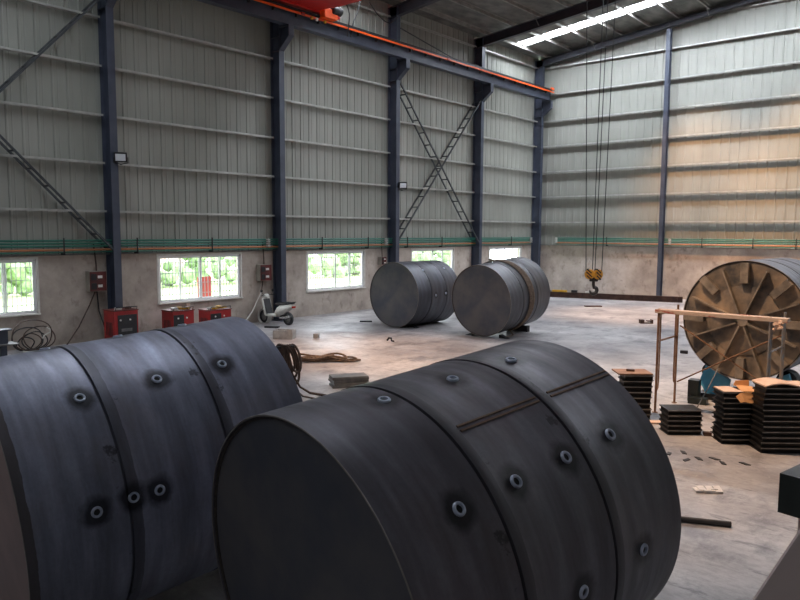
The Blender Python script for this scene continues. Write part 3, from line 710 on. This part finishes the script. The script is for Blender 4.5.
# floodlights
def flood(lab, y, z):
    t = thing('floodlight', lab, 'floodlight', (.62, y, z), -.55, 'floodlights on posts')
    MB().box((0, 0, 0), (.16, .36, .28), Matrix.Rotation(.2, 3, 'Y'), .015).build('housing', 'black', t)
    MB().box((.083, 0, -.015), (.012, .28, .2), Matrix.Rotation(.2, 3, 'Y')).build('glass', 'lens', t)
    k = MB(); k.tube([(0, -.2, 0), (-.02, -.2, -.16), (-.06, 0, -.2), (-.02, .2, -.16), (0, .2, 0)], .014, 6); k.box((-.1, 0, -.2), (.16, .05, .03)); k.build('bracket', 'black', t)
flood('black floodlight on the post nearest the left, by the leftmost lattice brace', 10.78, 5.45)
flood('black floodlight on the post beside the lattice cross', 23.62, 5.30)
# welders
def welder(lab, y, w, h, face, top):
    t = thing('welding_machine', lab, 'welder', (.92, y, 0), 0, 'red welding machines along the wall')
    MB().box((0, 0, h/2+.04), (.62, w, h-.1), None, .012).build('cabinet', 'redpaint', t)
    MB().box((0, 0, h+.0), (.66, w+.03, .03), None, .006).build('lid', 'lidm', t)
    k = MB()
    if face == 'x': k.box((.315, w*.04, h*.52), (.014, w*.8, h*.70))
    else: k.box((.315, -w*.22, h*.55), (.014, w*.48, h*.6))
    p = k.build('front_panel', 'blackpaint', t)
    for s in (-.25, .15): MB().lathe([(0, 0), (0, .028), (.02, .024), (.02, 0)], Matrix.Translation((.322, s*w, h*.72)), 14).build('knob', 'label', p)
    MB().box((.324, .0, h*.42), (.006, w*.45, h*.09)).build('meter_plate', 'greysteel', p)
    k = MB()
    for j in range(5): k.box((.0+.08*j-.16, -w/2-.003, h*.45), (.03, .006, h*.4))
    k.build('vent_slots', 'black', t)
    for sx in (-.24, .24):
        for sy in (-1, 1): MB().lathe([(-.02, 0), (-.02, .05), (.02, .05), (.02, 0)], Matrix.Translation((sx, sy*(w/2-.07), .05)) @ Matrix.Rotation(PI/2, 4, 'Z'), 16).build('wheel', 'black', t)
    k = MB().tube([(.30, -w/2+.04, h+.0), (.34, -w/2+.04, h+.10), (.34, w/2-.04, h+.10), (.30, w/2-.04, h)], .014, 6); k.build('handle', 'blackpaint', t)
M['lidm'] = mat('dirty_red_lid', (120, 44, 38), (84, 48, 42), 8, .6)
welder('tall red welding machine with black front beside the floodlit post', 10.47, .74, .98, 'x', 0)
welder('plain red welding machine under the second window', 12.36, .76, .82, 'none', 0)
welder('red welding machine with small black panel, nearest the scooter', 13.74, .84, .74, 'none', 0)
def glove(lab, x, y, z, rz):
    t = thing('work_glove', lab, 'glove', (x, y, z), rz, 'yellow work gloves')
    MB().box((0, 0, .035), (.15, .11, .07), None, .03).build('palm', 'yellow', t, True)
    MB().box((-.14, 0, .04), (.15, .13, .08), None, .03).build('cuff', 'yellow', t, True)
    for j in range(4): MB().tube([(.06, -.04+.027*j, .035), (.12, -.045+.03*j, .05), (.15+.01*(j % 2), -.045+.03*j, .03)], .015, 6).build('finger', 'yellow', t, True)
    MB().tube([(.0, .05, .035), (.05, .09, .05), (.09, .1, .03)], .016, 6).build('thumb', 'yellow', t, True)
glove('yellow work glove on the plain red welder', 1.05, 12.5, .837, .8)
glove('yellow work glove on the welder nearest the scooter, on its left', 1.05, 13.68, .757, 2.2)
glove('yellow work glove on the welder nearest the scooter, on its right', 1.0, 13.95, .757, .3)
def bits(lab, x, y, z, s, m_, nm='tool_box'):
    o = MB().box((0, 0, s[2]/2), s, None, .006).build(nm, m_); o.location = (x, y, z); o.rotation_euler = (0, 0, random.uniform(-.6, .6)); tag(o, lab, 'small part'); return o
bits('white packet on the tall red welder', 1.02, 10.34, .997, (.14, .2, .06), 'whitepl', 'white_packet')
bits('brown block on the tall red welder', 1.0, 10.66, .997, (.12, .16, .07), 'brownsteel', 'brown_block')
bits('white packet on the plain red welder', 1.1, 12.13, .837, (.14, .2, .08), 'whitepl', 'white_packet')
bits('brown block on the plain red welder', 1.02, 12.65, .837, (.12, .14, .07), 'brownsteel', 'brown_block')
bits('pale block on the welder nearest the scooter', 1.05, 13.48, .757, (.12, .2, .06), 'concrete', 'pale_block')
o = MB().box((0, 0, .45), (.03, .14, .92)).build('leaning_board', 'cardpale'); o.location = (.12, 13.28, 0); o.rotation_euler = (0, -.06, 0); tag(o, 'narrow pale board leaning on the wall between two welders', 'board')
# cable coil
t = thing('cable_coil', 'tangled dark cable loops standing against the wall under the leftmost window', 'cable', (.42, 8.2, 0))
for j in range(6):
    r = .20+.045*j*(1.2 if j % 2 else .9); cx = (-.2+.11*((j*5) % 4))
    MB().tube([(.05*math.sin(3*a+j)+.04*j-.1, cx+r*1.15*math.cos(a), max(.03, r*.92+r*.9*math.sin(a))) for a in [2*PI*i/28 for i in range(28)]], .017, 6, True).build('loop', 'hose' if j % 2 else 'black', t, True)
MB().tube([(.15, .28, .62), (.16, .36, .56), (.16, .36, .48), (.14, .2, .40), (.14, .16, .32)], .02, 6).build('pale_end', 'whitepl', t, True)
MB().tube([(.2, -.4, .03), (.6, -.2, .02), (.7, .5, .02), (.4, 1.1, .02)], .018, 6).build('tail', 'whitepl', t, True)
# little trestle at the left frame edge
t = thing('steel_pedestal', 'small blue-grey flanged steel pedestal at the left frame edge', 'pedestal', (1.35, 7.05, 0))
MB().box((0, 0, .77), (.34, .34, .03)).build('top_plate', 'blue', t); MB().box((0, 0, .58), (.16, .2, .36)).build('neck', 'blue', t)
MB().box((0, 0, .40), (.5, .62, .03)).build('flange_plate', 'greysteel', t); MB().box((0, 0, .2), (.14, .14, .38)).build('stem', 'blue', t); MB().box((0, 0, .01), (.5, .5, .02)).build('foot_plate', 'blue', t)

# ------------------------------------------------------------------ scooter
t = thing('motor_scooter', 'white and black motor scooter parked against the post', 'scooter', (.96, 16.30, 0), PI+.06)   # local +X is forwards
def wheel(x):
    w = MB().lathe([(-.05, .15), (-.055, .19), (-.04, .225), (0, .235), (.04, .225), (.055, .19), (.05, .15)], Matrix.Translation((x, 0, .235)) @ Matrix.Rotation(PI/2, 4, 'Z'), 28, True).build('wheel', 'black', t, True)
    MB().lathe([(-.045, 0), (-.045, .05), (-.02, .15), (.02, .15), (.045, .05), (.045, 0)], Matrix.Translation((x, 0, .235)) @ Matrix.Rotation(PI/2, 4, 'Z'), 20).build('rim', 'greysteel', w, True)
wheel(.62); wheel(-.60)
def loft(secs, seg=16):
    """secs: (x, z, halfwidth, halfheight)"""
    mb = MB(); rings = []
    for (x, z, hw, hh) in secs: rings.append([mb.bm.verts.new((x, hw*math.cos(2*PI*k/seg), z+hh*math.sin(2*PI*k/seg))) for k in range(seg)])
    for A, B in zip(rings, rings[1:]):
        for k in range(seg): mb.bm.faces.new((A[k], A[(k+1) % seg], B[(k+1) % seg], B[k]))
    mb.bm.faces.new(rings[0]); mb.bm.faces.new(rings[-1][::-1]); return mb
loft([(-.88, .70, .05, .04), (-.75, .66, .13, .10), (-.5, .58, .17, .16), (-.25, .52, .18, .19), (-.1, .46, .15, .16), (-.02, .40, .12, .10)]).build('rear_body', 'whitepl', t, True)
loft([(-.86, .80, .08, .03), (-.6, .78, .13, .06), (-.3, .74, .15, .06), (-.05, .72, .13, .06), (.02, .70, .08, .03)]).build('seat', 'black', t, True)
MB().box((.17, 0, .31), (.55, .30, .08), None, .03).build('footboard', 'whitepl', t, True)
k = MB(); k.prism([(.36, -.18, .30), (.46, -.20, .32), (.56, -.17, .86), (.50, -.15, .92)], (0, .36, 0)); k.build('leg_shield', 'whitepl', t)
k = MB(); k.prism([(.34, -.16, .34), (.37, -.17, .34), (.51, -.14, .86), (.49, -.13, .88)], (0, .31, 0)); k.build('inner_shield', 'black', t)
loft([(.42, .95, .05, .05), (.5, .97, .13, .09), (.6, .95, .11, .08), (.66, .93, .05, .05)]).build('headlamp_cowl', 'whitepl', t, True)
MB().lathe([(0, 0), (0, .06), (.02, .05), (.03, 0)], Matrix.Translation((.65, 0, .93)), 16).build('headlamp', 'lens', t, True)
MB().tube([(.40, -.33, 1.0), (.46, -.2, 1.02), (.5, 0, 1.0), (.46, .2, 1.02), (.40, .33, 1.0)], .016, 8).build('handlebar', 'black', t, True)
for s in (-1, 1):
    MB().tube([(.45, s*.2, 1.02), (.47, s*.26, 1.14)], .008, 6).build('mirror_stem', 'black', t)
    MB().lathe([(-.015, 0), (-.015, .05), (.01, .05), (.01, 0)], Matrix.Translation((.47, s*.27, 1.17)), 14).build('mirror', 'black', t)
MB().tube([(.52, .0, .8), (.60, .07, .45), (.62, .07, .235)], .022, 8).build('fork', 'greysteel', t)
MB().lathe([(-.09, .25), (-.1, .27), (0, .29), (.1, .27), (.09, .25)], Matrix.Translation((.62, 0, .235)) @ Matrix.Rotation(PI/2, 4, 'Z'), 28, True).build('mudguard', 'whitepl', t, True)
MB().box((-.36, -.09, .28), (.42, .14, .2), None, .04).build('engine', 'darksteel', t, True)
MB().tube([(-.3, .13, .25), (-.6, .15, .28), (-.85, .15, .34)], [.03, .05, .045], 10).build('exhaust', 'chrome', t, True)
MB().box((-.87, 0, .66), (.05, .16, .07), None, .015).build('tail_lamp', 'redlens', t)
MB().tube([(-.55, .09, .74), (-.9, .1, .84), (-.98, 0, .85), (-.9, -.1, .84), (-.55, -.09, .74)], .012, 6).build('grab_rail', 'blackpaint', t, True)

# ------------------------------------------------------------------ floor clutter
k = MB(); k.box((0, -.11, .11), (.62, .02, .22)); k.box((0, .11, .11), (.62, .02, .22))
t = thing('concrete_box', 'pale grey hollow concrete box on the floor by the scooter', 'box', (3.85, 14.22, 0), .55)
MB().box((0, 0, .02), (.62, .4, .04)).build('bottom', 'concrete', t)
k = MB()
for s in (-1, 1): k.box((0, s*.18, .15), (.62, .04, .24)); k.box((s*.29, 0, .15), (.04, .32, .24))
k.build('side_wall', 'concrete', t)
k = MB(); k.box((0, 0, .15), (.03, .32, .2)); k.build('divider', 'concrete', t)
chock('small grey cube block right of the hollow concrete box', (4.5, 14.95), (.16, .16, .14), .4, 'concrete')
chock('flat dark steel piece on the floor in front of the scooter', (1.62, 15.55), (.5, .16, .05), .55, 'darksteel', nm='steel_offcut')
chock('small dark offcut on the floor left of the two far drums', (2.9, 18.9), (.45, .18, .04), .7, 'darksteel', nm='steel_offcut')
t = thing('rope_heap', 'heap of loose brown rope lying on the floor', 'rope', (7.55, 12.3, 0), YAW)
for j in range(7):
    rx, ry, cx = .25+.1*(j % 4), .1+.05*(j % 3), -.45+.15*j
    MB().tube([(cx+rx*math.cos(a), ry*math.sin(a)+.05*math.sin(2*a+j), .04+.05*(j % 3)+.03*math.sin(2*a+j) + (.03 if j % 3 == 0 else .0)) for a in [2*PI*i/24 for i in range(24)]], .026, 7, True).build('rope_loop', 'rope', t, True)
MB().tube([(.5, .0, .04), (.75, .12, .04), (.98, .05, .04), (.8, -.1, .035), (.4, -.12, .035), (-.2, -.14, .035), (-.7, -.05, .035)], .027, 7).build('rope_end', 'rope', t, True)
t = thing('hose_stand', 'brown hoses looped over a small stand behind the lower left drum', 'hose stand', (9.55, 9.45, 0), YAW)
MB().box((0, 0, .02), (.4, .3, .04)).build('base', 'darksteel', t); MB().tube([(0, 0, .04), (0, 0, .98)], .03, 8).build('post', 'darksteel', t); MB().tube([(-.2, 0, .93), (.16, 0, .96)], .025, 8).build('arm', 'darksteel', t)
for j in range(7):
    x = -.16+.045*j; dr = .45+.1*(j % 3)
    MB().tube([(x+.11*math.sin(a)+.06*(1-math.cos(a)), .06*math.cos(a+j), .98-dr*(1-math.cos(a))*.62) for a in [2*PI*i/24 for i in range(24)]], .026, 6, True).build('hose_loop', 'hose', t, True)
MB().tube([(.1, 0, .4), (.28, -.05, .12), (.5, -.2, .03), (.9, -.45, .03), (1.25, -.5, .03), (1.6, -.9, .03)], .024, 6).build('hose_tail', 'hose', t, True)
MB().tube([(.06, 0, .35), (.22, -.2, .08), (.4, -.5, .03), (.8, -.8, .03), (1.1, -1.1, .03)], .02, 6).build('hose_tail', 'hose', t, True)
o = MB().tube([(0, 0, .02), (.05, .03, .1), (.13, .02, .1), (.16, -.03, .03), (.26, -.06, .025)], [.03, .03, .03, .025, .02], 6).build('bent_clamp', 'blackpaint', None, True); o.location = (6.55, 15.95, 0); o.rotation_euler = (0, 0, .3); tag(o, 'small bent black clamp on the floor before the far drums', 'clamp')
o = MB(); o.box((-.17, 0, .07), (.14, .2, .14)); o.box((.12, 0, .09), (.2, .2, .03)); o.box((.2, 0, .07), (.05, .2, .14)); o.box((0, 0, .015), (.4, .22, .03)); o = o.build('steel_bracket', 'brownsteel'); o.location = (10.75, 25.55, 0); o.rotation_euler = (0, 0, YAW); tag(o, 'small dark bracket alone on the floor left of the scaffold', 'bracket')
chock('tiny dark lump on the floor between scaffold and ribbed drum', (14.05, 19.86), (.2, .14, .08), .3, 'blackpaint', nm='steel_lump')
chock('flat dark offcut on the floor below the crane hook', (6.7, 29.7), (.75, .25, .05), YAW, 'brownsteel', nm='steel_offcut')
# long I-beam lying before the end wall
p, q = Vector((2.5, 32.6, 0)), Vector((8.6, 34.27, 0))
t = thing('steel_i_beam', 'long dark brown I-beam lying on the floor along the end wall', 'steel beam', (p+q)/2, math.atan2((q-p).y, (q-p).x)); L = (q-p).length+.9
k = MB(); k.box((0, 0, .012), (L, .2, .024)); k.box((0, 0, .14), (L, .016, .24)); k.box((0, 0, .268), (L, .2, .024)); k.build('section', 'brownsteel', t)
for s in (-1, 1): MB().box((s*(L/2-.25), 0, .14), (.016, .19, .23)).build('stiffener', 'brownsteel', t)
d = (q-p).normalized(); a = math.atan2(d.y, d.x)
for s, nm, lab, dim, m_ in ((.9, 'yellow_bar', 'yellow bar lying on the long I-beam', (.75, .1, .1), 'yellow'), (.3, 'grey_clamp', 'grey clamp on the left end of the long I-beam', (.4, .1, .07), 'greysteel'), (1.65, 'black_clamp', 'black clamp on the long I-beam by the yellow bar', (.3, .12, .12), 'blackpaint'), (2.3, 'white_block', 'white block on the long I-beam near the hook', (.2, .1, .08), 'whitepl')):
    c = p+d*s; o = MB().box((0, 0, dim[2]/2), dim, None, .01).build(nm, m_); o.location = (c.x, c.y, .281); o.rotation_euler = (0, 0, a); tag(o, lab, 'small part')
# right foreground bits
p, q = Vector((18.50, 8.33, .034)), Vector((17.05, 7.66, .034))
tag(MB().tube([p, q], .032, 12).build('steel_pipe', 'darksteel', None, True), 'dark steel pipe on the floor pointing out from behind the centre drum', 'pipe')
k = MB()
for j in range(6): k.box((.05*j-.14, .02*math.sin(j*2), .02+.01*(j % 2)), (.09, .13, .03), Matrix.Rotation(.4*math.sin(j*3), 3, 'X'))
o = k.build('crumpled_wrapper', 'scrapgrey'); o.location = (17.95, 9.32, .0); o.rotation_euler = (0, 0, YAW); tag(o, 'crumpled pale wrapping scrap on the floor at right', 'scrap')
rs = random.Random(5)
for j, (x, y) in enumerate(((17.0, 10.55), (17.15, 10.75), (17.42, 10.6), (17.6, 10.75), (17.75, 10.62), (18.0, 10.8), (16.75, 10.65), (17.3, 10.42))):
    o = MB().prism([(-.08, -.02, 0), (.05, -.035, 0), (.09, .02, 0), (-.04, .035, 0)], (0, 0, .012)).build('metal_shaving', 'darksteel'); o.location = (x, y, 0); o.rotation_euler = (0, 0, rs.uniform(0, 3)); tag(o, 'small dark metal scrap on the floor before the tray stacks', 'scrap', 'metal scraps before the trays')
chock('small brown lump beside the low tray stack', (17.12, 11.95), (.12, .1, .06), .5, 'brownsteel', nm='steel_lump')
o = MB().prism([(-.25, -.08, 0), (.2, -.1, 0), (.26, .06, 0), (-.2, .1, 0)], (0, 0, .03)).build('pale_plate', 'cardpale'); o.location = (16.25, 12.2, 0); o.rotation_euler = (0, 0, YAW); tag(o, 'pale flat scrap on the floor right of the narrow tray stack', 'scrap')
# machine at the lower right corner
t = thing('machine_stand', 'dark green-black steel box on a sloping grey-brown plate, lower right corner', 'machine', (20.003, 3.263, 0), 0)
R_ = Vector((.76, .65, 0)); F_ = Vector((-.65, .76, 0)); e = (R_*.62 - F_*.78).normalized(); n = (R_*.78 + F_*.62).normalized()
def P3(a, b_, z): v = e*a + n*b_; return (v.x, v.y, z)
CORN = Vector((0, 0, 0))
MB().prism([P3(0, 0, 2.13), P3(.5, 0, 2.13), P3(.5, .55, 2.13), P3(0, .55, 2.13)], (0, 0, .17)).build('box', 'machinetop', t)
A0 = Vector((20.184, 2.738, 2.262)) - Vector((20.003, 3.263, 0)); B0 = Vector((20.074, 2.644, 2.015)) - Vector((20.003, 3.263, 0)); dd = (B0-A0)/.247
MB().prism([A0-dd*.12, A0+dd*.6, A0+dd*.9+Vector((.06, .05, -1.34)), A0+dd*.9+Vector((.06, .05, -1.34))+R_*1.0, A0-dd*.12+R_*.55], F_*.012).build('sloping_plate', 'machineleg', t)
MB().prism([P3(.06, .06, 0), P3(.44, .06, 0), P3(.44, .49, 0), P3(.06, .49, 0)], (0, 0, 2.13)).build('pedestal', 'machineleg', t)

# ------------------------------------------------------------------ light
w = bpy.data.worlds.new('World'); bpy.context.scene.world = w; w.use_nodes = True
w.node_tree.nodes['Background'].inputs[0].default_value = (.86, .93, 1, 1); w.node_tree.nodes['Background'].inputs[1].default_value = 9.5
def spot(name, loc, tgt, power, col, ang, blend, r):
    l = bpy.data.lights.new(name, 'SPOT'); l.energy = power; l.color = col; l.spot_size = math.radians(ang); l.spot_blend = blend; l.shadow_soft_size = r
    o = bpy.data.objects.new(name, l); C.objects.link(o); o.location = loc; o.rotation_euler = (Vector(tgt)-Vector(loc)).to_track_quat('-Z', 'Y').to_euler(); return o
WARM = (1, .52, .22)  # warm spots added to tint floor and end wall; no known fittings there
spot('warm_fill_spot', (8.0, 31.2, 13.2), (9.6, 36.2, 3.0), 5000, WARM, 58, 1, .2)
spot('warm_fill_spot', (13.0, 31.2, 13.6), (14.2, 36.2, 3.0), 6000, WARM, 58, 1, .2)
spot('warm_fill_spot', (13.5, 9.0, 13.4), (15.8, 13.0, 0), 9000, (1, .64, .38), 64, 1, .25)
spot('warm_fill_spot', (6.5, 12.0, 12.8), (7.4, 14.0, 0), 7000, WARM, 40, 1, .25)
spot('warm_fill_spot', (9.5, 27.0, 13.0), (9.5, 28.0, 0), 7500, WARM, 42, 1, .25)

# ------------------------------------------------------------------ camera
cam = bpy.data.cameras.new('Camera'); co = bpy.data.objects.new('Camera', cam); C.objects.link(co)
cam.sensor_width = 36; cam.lens = 710.06/800*36; cam.clip_end = 300
pt, rl, yw = .0960, .005, .7067
cp, sp = math.cos(pt), math.sin(pt)
Fv = Vector((-math.sin(yw)*cp, math.cos(yw)*cp, -sp)); Rv = Vector((math.cos(yw), math.sin(yw), 0)); Uv = Rv.cross(Fv)
R2 = math.cos(rl)*Rv + math.sin(rl)*Uv; U2 = -math.sin(rl)*Rv + math.cos(rl)*Uv
co.matrix_world = Matrix(((R2.x, U2.x, -Fv.x, 20.674), (R2.y, U2.y, -Fv.y, 0), (R2.z, U2.z, -Fv.z, 3.3076), (0, 0, 0, 1)))
sc = bpy.context.scene; sc.camera = co
sc.view_settings.view_transform = 'Standard'; sc.view_settings.look = 'None'; sc.view_settings.gamma = 1; sc.view_settings.use_curve_mapping = False
sc.view_settings.exposure = 0.0
try:
    sc.cycles.use_denoising = True; sc.cycles.max_bounces = 8; sc.cycles.diffuse_bounces = 4; sc.cycles.sample_clamp_indirect = 6
except Exception: pass
